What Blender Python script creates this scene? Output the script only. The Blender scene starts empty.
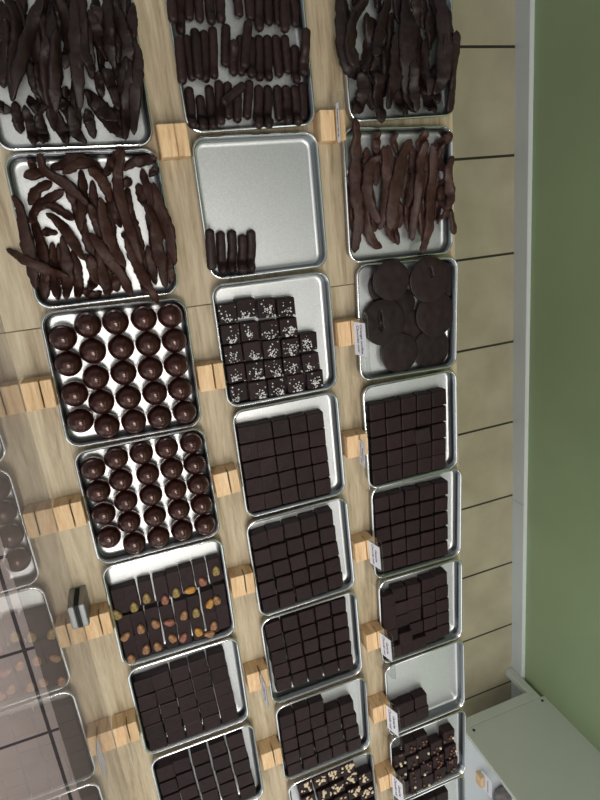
import bpy, bmesh, math, random
from mathutils import Vector, Matrix, noise
random.seed(7)
C = bpy.context.scene.collection
SC = bpy.context.scene
Z0 = 0.9            # counter height; everything is built with the worktop at z = 0 and lifted at the end
RIM = 0.022         # tray height

# ------------------------------------------------------------------ camera
FPX = 534.66
CAM = Vector((-0.10933, 0.15889, 0.75349 + RIM))
R = Matrix(((0.9393588003102038, -0.10284988995905966, 0.32714972782379637),
            (0.1902436212610553, 0.9500032179093636, -0.2475908934741632),
            (-0.285328598022096, 0.294814833577389, 0.9119604185782854)))
RT = R.transposed()

def U(x, y, z):
    """world point seen at photo pixel (x, y) on the horizontal plane at height z"""
    d = RT @ Vector(((x - 300) / FPX, (400 - y) / FPX, -1))
    return CAM + d * ((z - CAM.z) / d.z)

cd = bpy.data.cameras.new('camera')
cd.sensor_fit = 'VERTICAL'; cd.sensor_height = 36; cd.sensor_width = 27
cd.lens = FPX / 800 * 36; cd.clip_start = 0.01
cam = bpy.data.objects.new('camera', cd); C.objects.link(cam)
m = RT.to_4x4(); m.translation = CAM; cam.matrix_world = m
SC.camera = cam

# ------------------------------------------------------------------ materials
def nt(name):
    mt = bpy.data.materials.new(name); mt.use_nodes = True
    t = mt.node_tree; b = t.nodes['Principled BSDF']
    return mt, t, b
def N(t, kind, **kw):
    n = t.nodes.new(kind)
    for k, v in kw.items():
        if k in n.inputs: n.inputs[k].default_value = v
        else: setattr(n, k, v)
    return n
def ramp(t, stops):
    r = t.nodes.new('ShaderNodeValToRGB'); e = r.color_ramp.elements
    while len(e) < len(stops): e.new(0.5)
    for k, (p, c) in zip(e, stops): k.position = p; k.color = (*c, 1)
    return r
def coords(t, scale=(1, 1, 1), obj=True, rand=False):
    tc = t.nodes.new('ShaderNodeTexCoord'); mp = N(t, 'ShaderNodeMapping'); mp.inputs['Scale'].default_value = scale
    t.links.new(tc.outputs['Object' if obj else 'Generated'], mp.inputs['Vector'])
    if rand:
        oi = t.nodes.new('ShaderNodeObjectInfo'); mu = N(t, 'ShaderNodeMath', operation='MULTIPLY'); mu.inputs[1].default_value = 37
        t.links.new(oi.outputs['Random'], mu.inputs[0]); t.links.new(mu.outputs[0], mp.inputs['Location'])
    return mp.outputs['Vector']
def bump(t, b, h, strength, dist=0.001):
    bp = N(t, 'ShaderNodeBump', Strength=strength, Distance=dist)
    t.links.new(h, bp.inputs['Height']); t.links.new(bp.outputs['Normal'], b.inputs['Normal'])
    return bp

def choc(name, ca, cb, rough, scale=140, bstr=0.35, ring=False, spec=0.5):
    mt, t, b = nt(name); v = coords(t, rand=True)
    n = N(t, 'ShaderNodeTexNoise', Scale=scale, Detail=5.0, Roughness=0.6); t.links.new(v, n.inputs['Vector'])
    r = ramp(t, [(0.3, ca), (0.72, cb)]); t.links.new(n.outputs['Fac'], r.inputs['Fac'])
    hs = N(t, 'ShaderNodeHueSaturation'); oi = t.nodes.new('ShaderNodeObjectInfo')
    mr = N(t, 'ShaderNodeMapRange'); mr.inputs['To Min'].default_value = 0.8; mr.inputs['To Max'].default_value = 1.2
    t.links.new(oi.outputs['Random'], mr.inputs['Value']); t.links.new(mr.outputs[0], hs.inputs['Value'])
    t.links.new(r.outputs['Color'], hs.inputs['Color']); t.links.new(hs.outputs['Color'], b.inputs['Base Color'])
    b.inputs['Roughness'].default_value = rough; b.inputs['Specular IOR Level'].default_value = spec
    h = n.outputs['Fac']
    if ring:
        tc = t.nodes.new('ShaderNodeTexCoord'); sx = t.nodes.new('ShaderNodeSeparateXYZ'); t.links.new(tc.outputs['Object'], sx.inputs[0])
        cx = t.nodes.new('ShaderNodeCombineXYZ'); t.links.new(sx.outputs[0], cx.inputs[0]); t.links.new(sx.outputs[1], cx.inputs[1])
        ln = N(t, 'ShaderNodeVectorMath', operation='LENGTH'); t.links.new(cx.outputs[0], ln.inputs[0])
        rr = ramp(t, [(0.0, (0.5,)*3), (0.30, (0.5,)*3), (0.36, (1,)*3), (0.42, (0,)*3), (0.5, (0.5,)*3)])
        ml = N(t, 'ShaderNodeMath', operation='MULTIPLY'); ml.inputs[1].default_value = 50
        t.links.new(ln.outputs['Value'], ml.inputs[0]); t.links.new(ml.outputs[0], rr.inputs['Fac'])
        ad = N(t, 'ShaderNodeMath', operation='MULTIPLY_ADD'); ad.inputs[1].default_value = 1.2
        t.links.new(rr.outputs['Color'], ad.inputs[0]); t.links.new(n.outputs['Fac'], ad.inputs[2]); h = ad.outputs[0]
    bump(t, b, h, bstr)
    return mt

M = {}
M['choc'] = choc('dark_chocolate', (0.0150, 0.0072, 0.0080), (0.0265, 0.0132, 0.0145), 0.50, spec=0.17)
M['choc_ring'] = choc('stamped_dark_chocolate', (0.0155, 0.0075, 0.0078), (0.0270, 0.0132, 0.0138), 0.50, ring=True, spec=0.17)
M['truffle'] = choc('glossy_truffle_shell', (0.013, 0.0040, 0.0036), (0.028, 0.0080, 0.0066), 0.33, 90, 0.25, spec=0.35)
_b = M['truffle'].node_tree.nodes['Principled BSDF']; _b.inputs['Specular Tint'].default_value = (1.0, 0.50, 0.40, 1); _b.inputs['Coat Weight'].default_value = 0.9; _b.inputs['Coat Roughness'].default_value = 0.11; _b.inputs['Coat IOR'].default_value = 1.45; _b.inputs['Coat Tint'].default_value = (1.0, 0.75, 0.68, 1)
M['peel_dark'] = choc('black_peel_coating', (0.011, 0.0058, 0.0056), (0.030, 0.0155, 0.0140), 0.42, 120, 0.9, spec=0.28)
M['peel_brown'] = choc('brown_peel_coating', (0.022, 0.0085, 0.0062), (0.055, 0.0225, 0.0165), 0.45, 120, 0.9, spec=0.22)
M['peel_red'] = choc('reddish_peel_coating', (0.034, 0.0145, 0.0115), (0.082, 0.0385, 0.0305), 0.45, 130, 0.9, spec=0.28)
M['stick'] = choc('stick_coating', (0.017, 0.0085, 0.0082), (0.033, 0.0165, 0.0155), 0.42, 160, 0.5, spec=0.26)
M['disc'] = choc('disc_coating', (0.0135, 0.0070, 0.0074), (0.026, 0.0135, 0.0135), 0.45, 110, 0.4, spec=0.26)

def simple(name, col, rough=0.5, metal=0.0, nscale=60, var=0.12, bstr=0.0, spec=0.5):
    mt, t, b = nt(name); v = coords(t)
    n = N(t, 'ShaderNodeTexNoise', Scale=float(nscale), Detail=4.0); t.links.new(v, n.inputs['Vector'])
    lo = tuple(c * (1 - var) for c in col); hi = tuple(min(1, c * (1 + var)) for c in col)
    r = ramp(t, [(0.3, lo), (0.7, hi)]); t.links.new(n.outputs['Fac'], r.inputs['Fac']); t.links.new(r.outputs['Color'], b.inputs['Base Color'])
    b.inputs['Roughness'].default_value = rough; b.inputs['Metallic'].default_value = metal; b.inputs['Specular IOR Level'].default_value = spec
    if bstr: bump(t, b, n.outputs['Fac'], bstr)
    return mt
M['metal'] = simple('satin_tinned_steel', (0.70, 0.72, 0.73), 0.44, 1.0, 420, 0.07, 0.12)
M['pan_wall'] = simple('shaded_steel_wall', (0.27, 0.28, 0.285), 0.30, 1.0, 300, 0.05)  # darker than the pan floor: dark reflections on the walls put into the colour
M['rim'] = simple('polished_steel_rim', (0.80, 0.81, 0.82), 0.16, 1.0, 200, 0.03)
M['clamp'] = simple('brushed_clamp_steel', (0.33, 0.33, 0.33), 0.5, 1.0, 300, 0.05, 0.05)
M['gasket'] = simple('black_rubber_gasket', (0.012, 0.012, 0.014), 0.6)
M['paper'] = simple('white_label_paper', (0.83, 0.82, 0.88), 0.7, var=0.03)
M['ink'] = simple('dark_violet_ink', (0.05, 0.045, 0.09), 0.7, var=0.05)
M['salt'] = simple('white_salt', (0.80, 0.79, 0.78), 0.45, var=0.06)
M['nut'] = simple('chopped_nut', (0.72, 0.58, 0.40), 0.55, nscale=500, var=0.25)
M['pist'] = [simple('pistachio_green', (0.24, 0.165, 0.045), 0.45, nscale=260, var=0.45),
             simple('pistachio_brown', (0.26, 0.125, 0.05), 0.45, nscale=260, var=0.45),
             simple('pistachio_pink', (0.24, 0.085, 0.05), 0.45, nscale=260, var=0.4),
             simple('pistachio_yellow', (0.42, 0.20, 0.03), 0.45, nscale=260, var=0.3)]
M['pearl_brown'] = simple('milk_pearl', (0.16, 0.07, 0.045), 0.25, var=0.1)
M['pearl_white'] = simple('white_pearl', (0.80, 0.70, 0.50), 0.25, var=0.06)
M['white'] = simple('white_cabinet_laminate', (0.62, 0.67, 0.62), 0.22, nscale=3, var=0.03)
M['deck'] = simple('white_deck_laminate', (0.66, 0.69, 0.74), 0.35, nscale=3, var=0.03)
M['cap'] = simple('lit_skirting_top', (0.93, 0.96, 0.97), 0.35, var=0.01)  # paler than the skirting front: its lit top edge put into the colour
M['skirt'] = simple('grey_white_skirting', (0.60, 0.64, 0.655), 0.28, nscale=4, var=0.03)
M['skirt_joint'] = simple('skirting_joint', (0.12, 0.13, 0.12), 0.6)
M['wall'] = simple('green_wall_paint', (0.29, 0.375, 0.215), 0.55, nscale=2.5, var=0.07)
M['ceil'] = simple('ceiling_paint', (0.75, 0.75, 0.73), 0.8, nscale=2, var=0.03)
M['body'] = simple('counter_body_laminate', (0.42, 0.38, 0.33), 0.5, nscale=4, var=0.05)
M['front'] = simple('dark_brown_counter_front', (0.13, 0.10, 0.085), 0.6, nscale=8, var=0.1)
M['fitting'] = simple('dark_screw_hole', (0.03, 0.03, 0.03), 0.6)
M['bag'] = simple('grey_brown_packet', (0.16, 0.14, 0.14), 0.4, nscale=30, var=0.3)

def wood(name, a, b_, c, sc, rough=0.5):
    mt, t, b = nt(name); v = coords(t, sc, rand=True)
    n1 = N(t, 'ShaderNodeTexNoise', Scale=1.0, Detail=8.0, Roughness=0.62, Distortion=0.6); t.links.new(v, n1.inputs['Vector'])
    n2 = N(t, 'ShaderNodeTexNoise', Scale=4.2, Detail=6.0, Roughness=0.7, Distortion=0.2); t.links.new(v, n2.inputs['Vector'])
    mx = N(t, 'ShaderNodeMath', operation='MULTIPLY_ADD'); mx.inputs[1].default_value = 0.45; mx.inputs[2].default_value = 0.0
    t.links.new(n2.outputs['Fac'], mx.inputs[0])
    ad = N(t, 'ShaderNodeMath', operation='MULTIPLY_ADD'); ad.inputs[1].default_value = 0.62
    t.links.new(n1.outputs['Fac'], ad.inputs[0]); t.links.new(mx.outputs[0], ad.inputs[2])
    r = ramp(t, [(0.40, a), (0.53, b_), (0.66, c)]); t.links.new(ad.outputs[0], r.inputs['Fac']); t.links.new(r.outputs['Color'], b.inputs['Base Color'])
    b.inputs['Roughness'].default_value = rough
    bump(t, b, ad.outputs[0], 0.12)
    return mt
M['board'] = wood('pale_oak_worktop', (0.33, 0.245, 0.145), (0.52, 0.42, 0.28), (0.65, 0.55, 0.39), (46, 3.6, 46))
M['block'] = wood('pine_block', (0.58, 0.36, 0.175), (0.76, 0.50, 0.27), (0.86, 0.63, 0.38), (110, 12, 12), 0.55)
M['slit'] = simple('dark_saw_cut', (0.10, 0.055, 0.03), 0.8)

def tiles(name, a, b_, grout, ox, oy, w, h, mortar):
    mt, t, b = nt(name)
    g = t.nodes.new('ShaderNodeNewGeometry')
    sb = N(t, 'ShaderNodeVectorMath', operation='SUBTRACT'); sb.inputs[1].default_value = (ox, oy, 0)
    t.links.new(g.outputs['Position'], sb.inputs[0])
    br = t.nodes.new('ShaderNodeTexBrick'); br.offset = 0; br.squash = 1
    br.inputs['Scale'].default_value = 1; br.inputs['Mortar Size'].default_value = mortar; br.inputs['Mortar Smooth'].default_value = 0.1
    br.inputs['Brick Width'].default_value = w; br.inputs['Row Height'].default_value = h
    br.inputs['Mortar'].default_value = (*grout, 1); br.inputs['Bias'].default_value = 0
    n = N(t, 'ShaderNodeTexNoise', Scale=7.0, Detail=5.0); t.links.new(g.outputs['Position'], n.inputs['Vector'])
    r = ramp(t, [(0.3, a), (0.7, b_)]); t.links.new(n.outputs['Fac'], r.inputs['Fac'])
    t.links.new(r.outputs['Color'], br.inputs['Color1']); t.links.new(r.outputs['Color'], br.inputs['Color2'])
    t.links.new(sb.outputs[0], br.inputs['Vector']); t.links.new(br.outputs['Color'], b.inputs['Base Color'])
    b.inputs['Roughness'].default_value = 0.42
    return mt
M['tile_r'] = tiles('tan_floor_tile', (0.47, 0.41, 0.285), (0.60, 0.535, 0.385), (0.035, 0.03, 0.022), 1.012, 0.344, 0.3330, 0.3325, 0.0045)
M['tile_l'] = tiles('pinkish_floor_tile', (0.52, 0.41, 0.375), (0.60, 0.48, 0.44), (0.03, 0.022, 0.025), -0.61, -0.0, 0.333, 0.3445, 0.006)

def clear(name, f0, tint, boost=True):
    mt = bpy.data.materials.new(name); mt.use_nodes = True; t = mt.node_tree; t.nodes.remove(t.nodes['Principled BSDF'])
    out = t.nodes['Material Output']
    tr = N(t, 'ShaderNodeBsdfTransparent'); tr.inputs['Color'].default_value = (*tint, 1)
    gl = N(t, 'ShaderNodeBsdfGlossy'); gl.inputs['Roughness'].default_value = 0.0; gl.inputs['Color'].default_value = (1, 1, 1, 1)
    g = t.nodes.new('ShaderNodeNewGeometry')
    d = N(t, 'ShaderNodeVectorMath', operation='DOT_PRODUCT'); t.links.new(g.outputs['Normal'], d.inputs[0]); t.links.new(g.outputs['Incoming'], d.inputs[1])
    ab = N(t, 'ShaderNodeMath', operation='ABSOLUTE'); t.links.new(d.outputs['Value'], ab.inputs[0])
    om = N(t, 'ShaderNodeMath', operation='SUBTRACT'); om.inputs[0].default_value = 1; t.links.new(ab.outputs[0], om.inputs[1])
    pw = N(t, 'ShaderNodeMath', operation='POWER'); pw.inputs[1].default_value = 5; t.links.new(om.outputs[0], pw.inputs[0])
    F = N(t, 'ShaderNodeMath', operation='MULTIPLY_ADD'); F.inputs[1].default_value = 1 - f0; F.inputs[2].default_value = f0; t.links.new(pw.outputs[0], F.inputs[0])
    # both faces of a thin pane together: 2F / (1 + F)
    two = N(t, 'ShaderNodeMath', operation='MULTIPLY'); two.inputs[1].default_value = 2; t.links.new(F.outputs[0], two.inputs[0])
    one = N(t, 'ShaderNodeMath', operation='ADD'); one.inputs[1].default_value = 1; t.links.new(F.outputs[0], one.inputs[0])
    dv = N(t, 'ShaderNodeMath', operation='DIVIDE'); t.links.new(two.outputs[0], dv.inputs[0]); t.links.new(one.outputs[0], dv.inputs[1])
    mx = t.nodes.new('ShaderNodeMixShader'); t.links.new(dv.outputs[0], mx.inputs[0]); t.links.new(tr.outputs[0], mx.inputs[1]); t.links.new(gl.outputs[0], mx.inputs[2])
    t.links.new(mx.outputs[0], out.inputs['Surface'])
    return mt
M['glass'] = clear('clear_pane_glass', 0.04, (0.96, 0.97, 0.965))
M['acrylic'] = clear('clear_acrylic', 0.035, (0.90, 0.91, 0.91))
M['edge'] = clear('cut_acrylic_edge', 0.10, (0.86, 0.87, 0.87))

# ------------------------------------------------------------------ helpers
def mesh(name, verts, faces, mat, smooth=False):
    me = bpy.data.meshes.new(name); me.from_pydata([tuple(v) for v in verts], [], faces); me.update()
    if isinstance(mat, (list, tuple)):
        for q in mat: me.materials.append(q)
    elif mat: me.materials.append(mat)
    if smooth:
        for p in me.polygons: p.use_smooth = True
    return me
def from_bm(name, bm, mat, smooth=False):
    bmesh.ops.recalc_face_normals(bm, faces=bm.faces)
    me = bpy.data.meshes.new(name); bm.to_mesh(me); bm.free()
    if mat: me.materials.append(mat)
    if smooth:
        for p in me.polygons: p.use_smooth = True
    return me
def link(name, me, parent=None, loc=(0, 0, 0), rotz=0.0):
    o = bpy.data.objects.new(name, me); C.objects.link(o); o.location = loc; o.rotation_euler = (0, 0, rotz)
    if parent: o.parent = parent
    return o
def tag(o, label, cat, group=None, kind=None):
    o['label'] = label; o['category'] = cat
    if group: o['group'] = group
    if kind: o['kind'] = kind
    return o
def empty(name, loc, rotz, label, cat, group=None):
    o = bpy.data.objects.new(name, None); C.objects.link(o); o.empty_display_size = 0.02
    o.location = loc; o.rotation_euler = (0, 0, rotz)
    return tag(o, label, cat, group)
def box_bm(x0, x1, y0, y1, z0, z1, bev=0.0, seg=2, bm=None):
    bm = bm or bmesh.new()
    r = bmesh.ops.create_cube(bm, size=1)
    for v in r['verts']:
        v.co = Vector(((x0 + x1) / 2 + v.co.x * (x1 - x0), (y0 + y1) / 2 + v.co.y * (y1 - y0), (z0 + z1) / 2 + v.co.z * (z1 - z0)))
    if bev:
        es = list({e for v in r['verts'] for e in v.link_edges})
        bmesh.ops.bevel(bm, geom=es, offset=bev, segments=seg, profile=0.6, affect='EDGES')
    return bm
def struct(name, bm, mat):
    o = link(name, from_bm(name, bm, mat)); o['kind'] = 'structure'; return o
ORD = ['first', 'second', 'third', 'fourth', 'fifth', 'sixth', 'seventh', 'eighth', 'ninth', 'tenth', 'eleventh', 'twelfth', 'thirteenth',
       'fourteenth', 'fifteenth', 'sixteenth', 'seventeenth', 'eighteenth', 'nineteenth', 'twentieth']
TENS = {20: 'twenty', 30: 'thirty', 40: 'forty', 50: 'fifty', 60: 'sixty', 70: 'seventy'}
def ordinal(i):                         # 1-based
    if i <= 20: return ORD[i - 1]
    a, b = i // 10 * 10, i % 10
    if b == 0: return {30: 'thirtieth', 40: 'fortieth', 50: 'fiftieth', 60: 'sixtieth', 70: 'seventieth'}[a]
    return TENS[a] + '-' + ORD[b - 1]

# ------------------------------------------------------------------ room and counter
FZ = -0.9
def wx(y): return 1.2985 - 0.0112 * y     # front of the skirting along the green wall
def slab(name, pts, z0, z1, mat):
    n = len(pts); v = [(x, y, z0) for x, y in pts] + [(x, y, z1) for x, y in pts]
    f = [tuple(range(n - 1, -1, -1)), tuple(range(n, 2 * n))] + [(i, (i + 1) % n, n + (i + 1) % n, n + i) for i in range(n)]
    o = link(name, mesh(name, v, f, mat)); o['kind'] = 'structure'; return o
YN, YF = 2.2, -5.0
slab('floor', [(0.05, YN), (0.05, YF), (wx(YF) + 0.1, YF), (wx(YN) + 0.1, YN)], FZ - 0.05, FZ, M['tile_r'])
slab('floor_customer_side', [(-2.6, YN), (-2.6, YF), (0.05, YF), (0.05, YN)], FZ - 0.05, FZ, M['tile_l'])
slab('wall_right', [(wx(YN) + 0.017, YN), (wx(YF) + 0.017, YF), (wx(YF) + 0.12, YF), (wx(YN) + 0.12, YN)], FZ - 0.05, 1.75, M['wall'])
slab('ceiling', [(-2.6, YN), (-2.6, YF), (wx(YF) + 0.12, YF), (wx(YN) + 0.12, YN)], 1.75, 1.80, M['ceil'])
JY = U(512.5, 499, FZ).y
for a, b_ in ((YN, JY + 0.001), (JY - 0.001, YF)):
    o = slab('baseboard_right', [(wx(a), a), (wx(b_), b_), (wx(b_) + 0.0175, b_), (wx(a) + 0.0175, a)], FZ, FZ + 0.066, M['skirt'])
slab('skirting_lit_edge', [(wx(YN) + 0.001, YN), (wx(YF) + 0.001, YF), (wx(YF) + 0.0175, YF), (wx(YN) + 0.0175, YN)], FZ + 0.066, FZ + 0.0685, M['cap'])  # thin added strip that paints the lit top edge of the skirting
slab('trim_1', [(wx(JY) + 0.001, JY + 0.001), (wx(JY) + 0.001, JY - 0.001), (wx(JY) + 0.017, JY - 0.001), (wx(JY) + 0.017, JY + 0.001)], FZ, FZ + 0.0675, M['skirt_joint'])

BX0, BX1, SEAM = -0.2535, 0.4253, 0.0768
bm = box_bm(-0.24, 0.37, -1.24, 0.78, FZ + 0.08, -0.030, 0.004); box_bm(-0.25, 0.33, -1.20, 0.75, FZ, FZ + 0.08, bm=bm)
struct('counter_base', bm, M['body'])
struct('counter_front_panel', box_bm(-0.331, -0.2540, -1.26, 0.80, FZ, -0.012, 0.002, 1), M['front'])
for a, b_, lab in ((SEAM + 0.0004, 0.80, 'pale oak worktop board under the peel trays, above the crosswise joint'),
                   (-1.26, SEAM - 0.0004, 'pale oak worktop board under the cubes and truffles, below the crosswise joint')):
    o = link('wooden_worktop', from_bm('wooden_worktop', box_bm(BX0, BX1, a, b_, -0.030, 0.0, 0.0008, 1), M['board']))
    tag(o, lab, 'worktop', 'oak worktop boards')

# ------------------------------------------------------------------ glass screen
GX = -0.2483
g = empty('glass_screen', (GX, -0.2, 0.004), 0, 'upright clear glass screen along the left customer edge of the worktop', 'glass screen')
link('glass_pane', mesh('glass_pane', [(0, -1.0, 0), (0, 0.95, 0), (0, 0.95, 0.48), (0, -1.0, 0.48)], [(0, 1, 2, 3)], M['glass']), g)
link('polished_edge', from_bm('polished_edge', box_bm(-0.003, 0.003, -1.0, 0.95, 0.48, 0.484), M['edge']), g)
p = U(79, 617, 0.05)
cl = empty('glass_clamp', (GX, p.y, 0), 0, 'small steel glass clamp with black slot beside the pistachio tray', 'clamp')
for s in (-1, 1):
    bm = box_bm(0.0026 if s > 0 else -0.0120, 0.0120 if s > 0 else -0.0026, -0.019, 0.019, 0.0002, 0.050, 0.0035, 4)
    link('clamp_jaw', from_bm('clamp_jaw', bm, M['clamp'], False), cl)
for s in (-1, 1):
    bm = box_bm(0.0004 if s > 0 else -0.0025, 0.0025 if s > 0 else -0.0004, -0.0185, 0.0190, 0.004, 0.0496)
    link('rubber_gasket', from_bm('rubber_gasket', bm, M['gasket']), cl)

# ------------------------------------------------------------------ trays
FIT = {'a1':(0.0007,0.3758,-0.0133,1.0024,1.0000),
'a2':(0.0011,0.1914,-0.0124,0.9993,1.0038),
'a3':(0.0005,0.0026,-0.0275,1.0365,1.0270),
'a4':(0.0000,-0.1857,-0.0055,1.0222,0.9994),
'a5':(-0.0014,-0.3722,-0.0128,1.0167,1.0104),
'a6':(-0.0017,-0.5595,-0.0092,1.0034,0.9879),
'a7':(0.0008,-0.7488,-0.0065,1.0089,0.9878),
'b1':(-0.0019,0.3876,0.0152,0.9906,0.9999),
'b2':(0.0003,0.2008,-0.0033,0.9793,0.9988),
'b3':(-0.0014,0.0135,-0.0065,0.9910,0.9958),
'b4':(-0.0007,-0.1720,-0.0011,0.9583,0.9921),
'b5':(-0.0016,-0.3594,0.0101,0.9865,1.0040),
'b6':(-0.0012,-0.5479,-0.0032,0.9998,1.0087),
'b7':(0.0016,-0.7374,-0.0135,1.0099,0.9795),
'b8':(0.0049,-0.9283,0.0107,1.0015,0.9999),
'c1':(0.0035,0.3918,0.0152,0.9605,1.0001),
'c2':(-0.0055,0.1994,-0.0219,1.0038,1.0173),
'c3':(-0.0006,0.0122,-0.0369,1.0002,1.0009),
'c4':(-0.0033,-0.1768,-0.0060,0.9878,1.0101),
'c5':(-0.0000,-0.3593,-0.0269,1.0144,1.0081),
'c6':(0.0005,-0.5495,-0.0177,0.9972,1.0171),
'c7':(0.0029,-0.7350,-0.0014,0.9974,0.9582),
'c8':(0.0030,-0.9189,-0.0133,1.0065,0.9887),
'c9':(-0.0005,-1.1043,0.0012,0.9988,1.0000),
}
COLX = {'a': -0.11704, 'b': 0.10460, 'c': 0.32397}
COLN = {'a': 'left', 'b': 'middle', 'c': 'right'}
def rr(half, r, n=7):
    out = []
    for cx, cy, a0 in ((1, 1, 0), (-1, 1, 90), (-1, -1, 180), (1, -1, 270)):
        for k in range(n):
            a = math.radians(a0 + 90 * k / (n - 1))
            out.append((cx * (half - r) + r * math.cos(a), cy * (half - r) + r * math.sin(a)))
    return out
def loft(loops, cap0=True, cap1=True):
    v, f = [], []
    n = len(loops[0])
    for lp in loops: v += lp
    for i in range(len(loops) - 1):
        for k in range(n):
            a, b_ = i * n + k, i * n + (k + 1) % n
            f.append((a, b_, b_ + n, a + n))
    if cap0: f.append(tuple(range(n - 1, -1, -1)))
    if cap1: f.append(tuple(range((len(loops) - 1) * n, len(loops) * n)))
    return v, f
HT = 0.0901
def tray_meshes():
    prof = [(0.0828, 0.0), (0.0845, 0.0008), (0.0856, 0.003), (0.0873, 0.0195), (0.0874, 0.0206), (0.0862, 0.0206), (0.0848, 0.0062), (0.0842, 0.0040), (0.0828, 0.0024), (0.0808, 0.0017), (0.079, 0.0016)]
    loops = [[(x, y, z) for x, y in rr(h, 0.019 - (HT - h) * 0.9)] for h, z in prof]
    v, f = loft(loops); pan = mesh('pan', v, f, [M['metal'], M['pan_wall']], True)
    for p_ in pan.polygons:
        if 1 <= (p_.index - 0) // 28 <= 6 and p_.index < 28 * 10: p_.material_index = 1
    # keep the floor flat-shaded
    pan.polygons[len(pan.polygons) - 1].use_smooth = False
    tube = []; r0, hc = 0.0019, HT - 0.0019
    for k in range(9):
        a = math.radians(360 * k / 8 + 100)
        h = hc + r0 * math.cos(a); tube.append([(x, y, 0.0201 + r0 * math.sin(a)) for x, y in rr(h, 0.019 - (HT - h))])
    v, f = loft(tube, False, False); rim = mesh('rolled_rim', v, f, M['rim'], True)
    return pan, rim
PAN, RIMM = tray_meshes()
TRAYDESC = {
 'a1': 'square metal tray heaped with blackish peel strips, top left', 'a2': 'square metal tray of brown peel strips with one strip poking over its left rim',
 'a3': 'square metal tray of round truffles, below the brown peel strips', 'a4': 'square metal tray of round truffles, just above the pistachio bars',
 'a5': 'square metal tray of dark bars topped with pistachios', 'a6': 'square metal tray of dark squares directly below the pistachio bars',
 'a7': 'lowest square metal tray in the left column, dark squares cut off by photo edge',
 'b1': 'square metal tray of three rows of chocolate sticks, top of middle column', 'b2': 'nearly empty square metal tray with only five chocolate sticks',
 'b3': 'square metal tray of salt-sprinkled squares with empty upper right corner', 'b4': 'square metal tray of ring-stamped squares just below the salted squares',
 'b5': 'square metal tray of plain dark squares, fifth down the middle column', 'b6': 'square metal tray of plain dark squares, sixth down the middle column',
 'b7': 'square metal tray of dark squares in uneven columns above the nut-topped squares', 'b8': 'square metal tray of nut-topped squares at the bottom of middle column',
 'c1': 'square metal tray of blackish long peel strips, top right', 'c2': 'square metal tray of reddish brown long peel strips, right column',
 'c3': 'square metal tray of large chocolate-coated discs', 'c4': 'square metal tray of dark squares just below the coated discs',
 'c5': 'square metal tray of dark squares, fifth down the right column', 'c6': 'square metal tray of jumbled dark squares above the nearly empty tray',
 'c7': 'nearly empty square metal tray with six dark squares, right column', 'c8': 'square metal tray of bars dotted with crispy pearls',
 'c9': 'lowest square metal tray of right column, mostly cut off by photo edge'}
TR = {}; TS = {}
for k, (dx, y, th, sx, sy) in FIT.items():
    sy = sy * 1.012
    o = empty('metal_tray', (COLX[k[0]] + dx, y, 0.0002), th, TRAYDESC[k], 'tray', 'metal display trays')
    o.scale = (sx, sy, 1); link('pan', PAN, o); link('rolled_rim', RIMM, o)
    TR[k] = (COLX[k[0]] + dx, y, th); TS[k] = (sx, sy)
def tray_name(k):
    i = int(k[1]); pos = 'top' if i == 1 else ORD[i - 1]
    return f"{COLN[k[0]]} column's {pos} tray"
FLOOR = 0.0020      # tray floor height

def clampin(k, p, r, r2=None):
    """keep a piece of half-size r inside its tray wall"""
    X, Y, th = TR[k]; c, s = math.cos(th), math.sin(th)
    dx, dy = p.x - X, p.y - Y; lx, ly = dx * c + dy * s, -dx * s + dy * c
    Lx = 0.0840 * TS[k][0] - r; Ly = 0.0840 * TS[k][1] - (r2 or r); lx = max(-Lx, min(Lx, lx)); ly = max(-Ly, min(Ly, ly))
    return Vector((X + lx * c - ly * s, Y + lx * s + ly * c, p.z))

# ------------------------------------------------------------------ chocolate squares
def piece_mesh(name, sx, sy, h, mat, seed, bev=0.0017):
    rnd = random.Random(seed); bm = bmesh.new(); bmesh.ops.create_cube(bm, size=1)
    for v in bm.verts:
        j = lambda s: rnd.uniform(-s, s)
        v.co = Vector((v.co.x * sx + j(0.0004), v.co.y * sy + j(0.0004), (v.co.z + 0.5) * h + (j(0.0007) if v.co.z > 0 else 0)))
    bmesh.ops.bevel(bm, geom=list(bm.edges), offset=bev, segments=2, profile=0.5, affect='EDGES')
    return from_bm(name, bm, mat, False)
PIECES = {}
def pieces(k, pts, h, sx, sy, mat, name, what, cat='chocolate', jit=0.02, rows=None, lift=None):
    """pts: list of (px, py, row, col) — photo pixels of the top-face centres"""
    var = [piece_mesh(name, sx, sy, h, mat, ord(k[0]) * 100 + int(k[1]) * 10 + i) for i in range(4)]
    rnd = random.Random(ord(k[0]) * 10 + int(k[1])); out = []
    for i, (px, py, r, c) in enumerate(pts):
        dz = (lift or {}).get((r, c), 0)
        p = U(px, py, FLOOR + h + dz); p = clampin(k, p, sx / 2 + 0.0004, sy / 2 + 0.0004); p.z = FLOOR + dz
        o = link(name, var[rnd.randrange(4)], None, p, TR[k][2] + rnd.uniform(-jit, jit))
        if k == 'c4' and (r, c) == (2, 3): o.rotation_euler = (0.10, -0.16, 0.12)
        tag(o, f"{what}, {ORD[r]} row {ORD[c]} from left, {tray_name(k)}", cat, f"{what}s in the {tray_name(k)}")
        out.append(o)
    PIECES[k] = out; return out
def zc(z, ox, oy, s): return [(x / s + ox, y / s + oy) for x, y in z]
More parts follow.
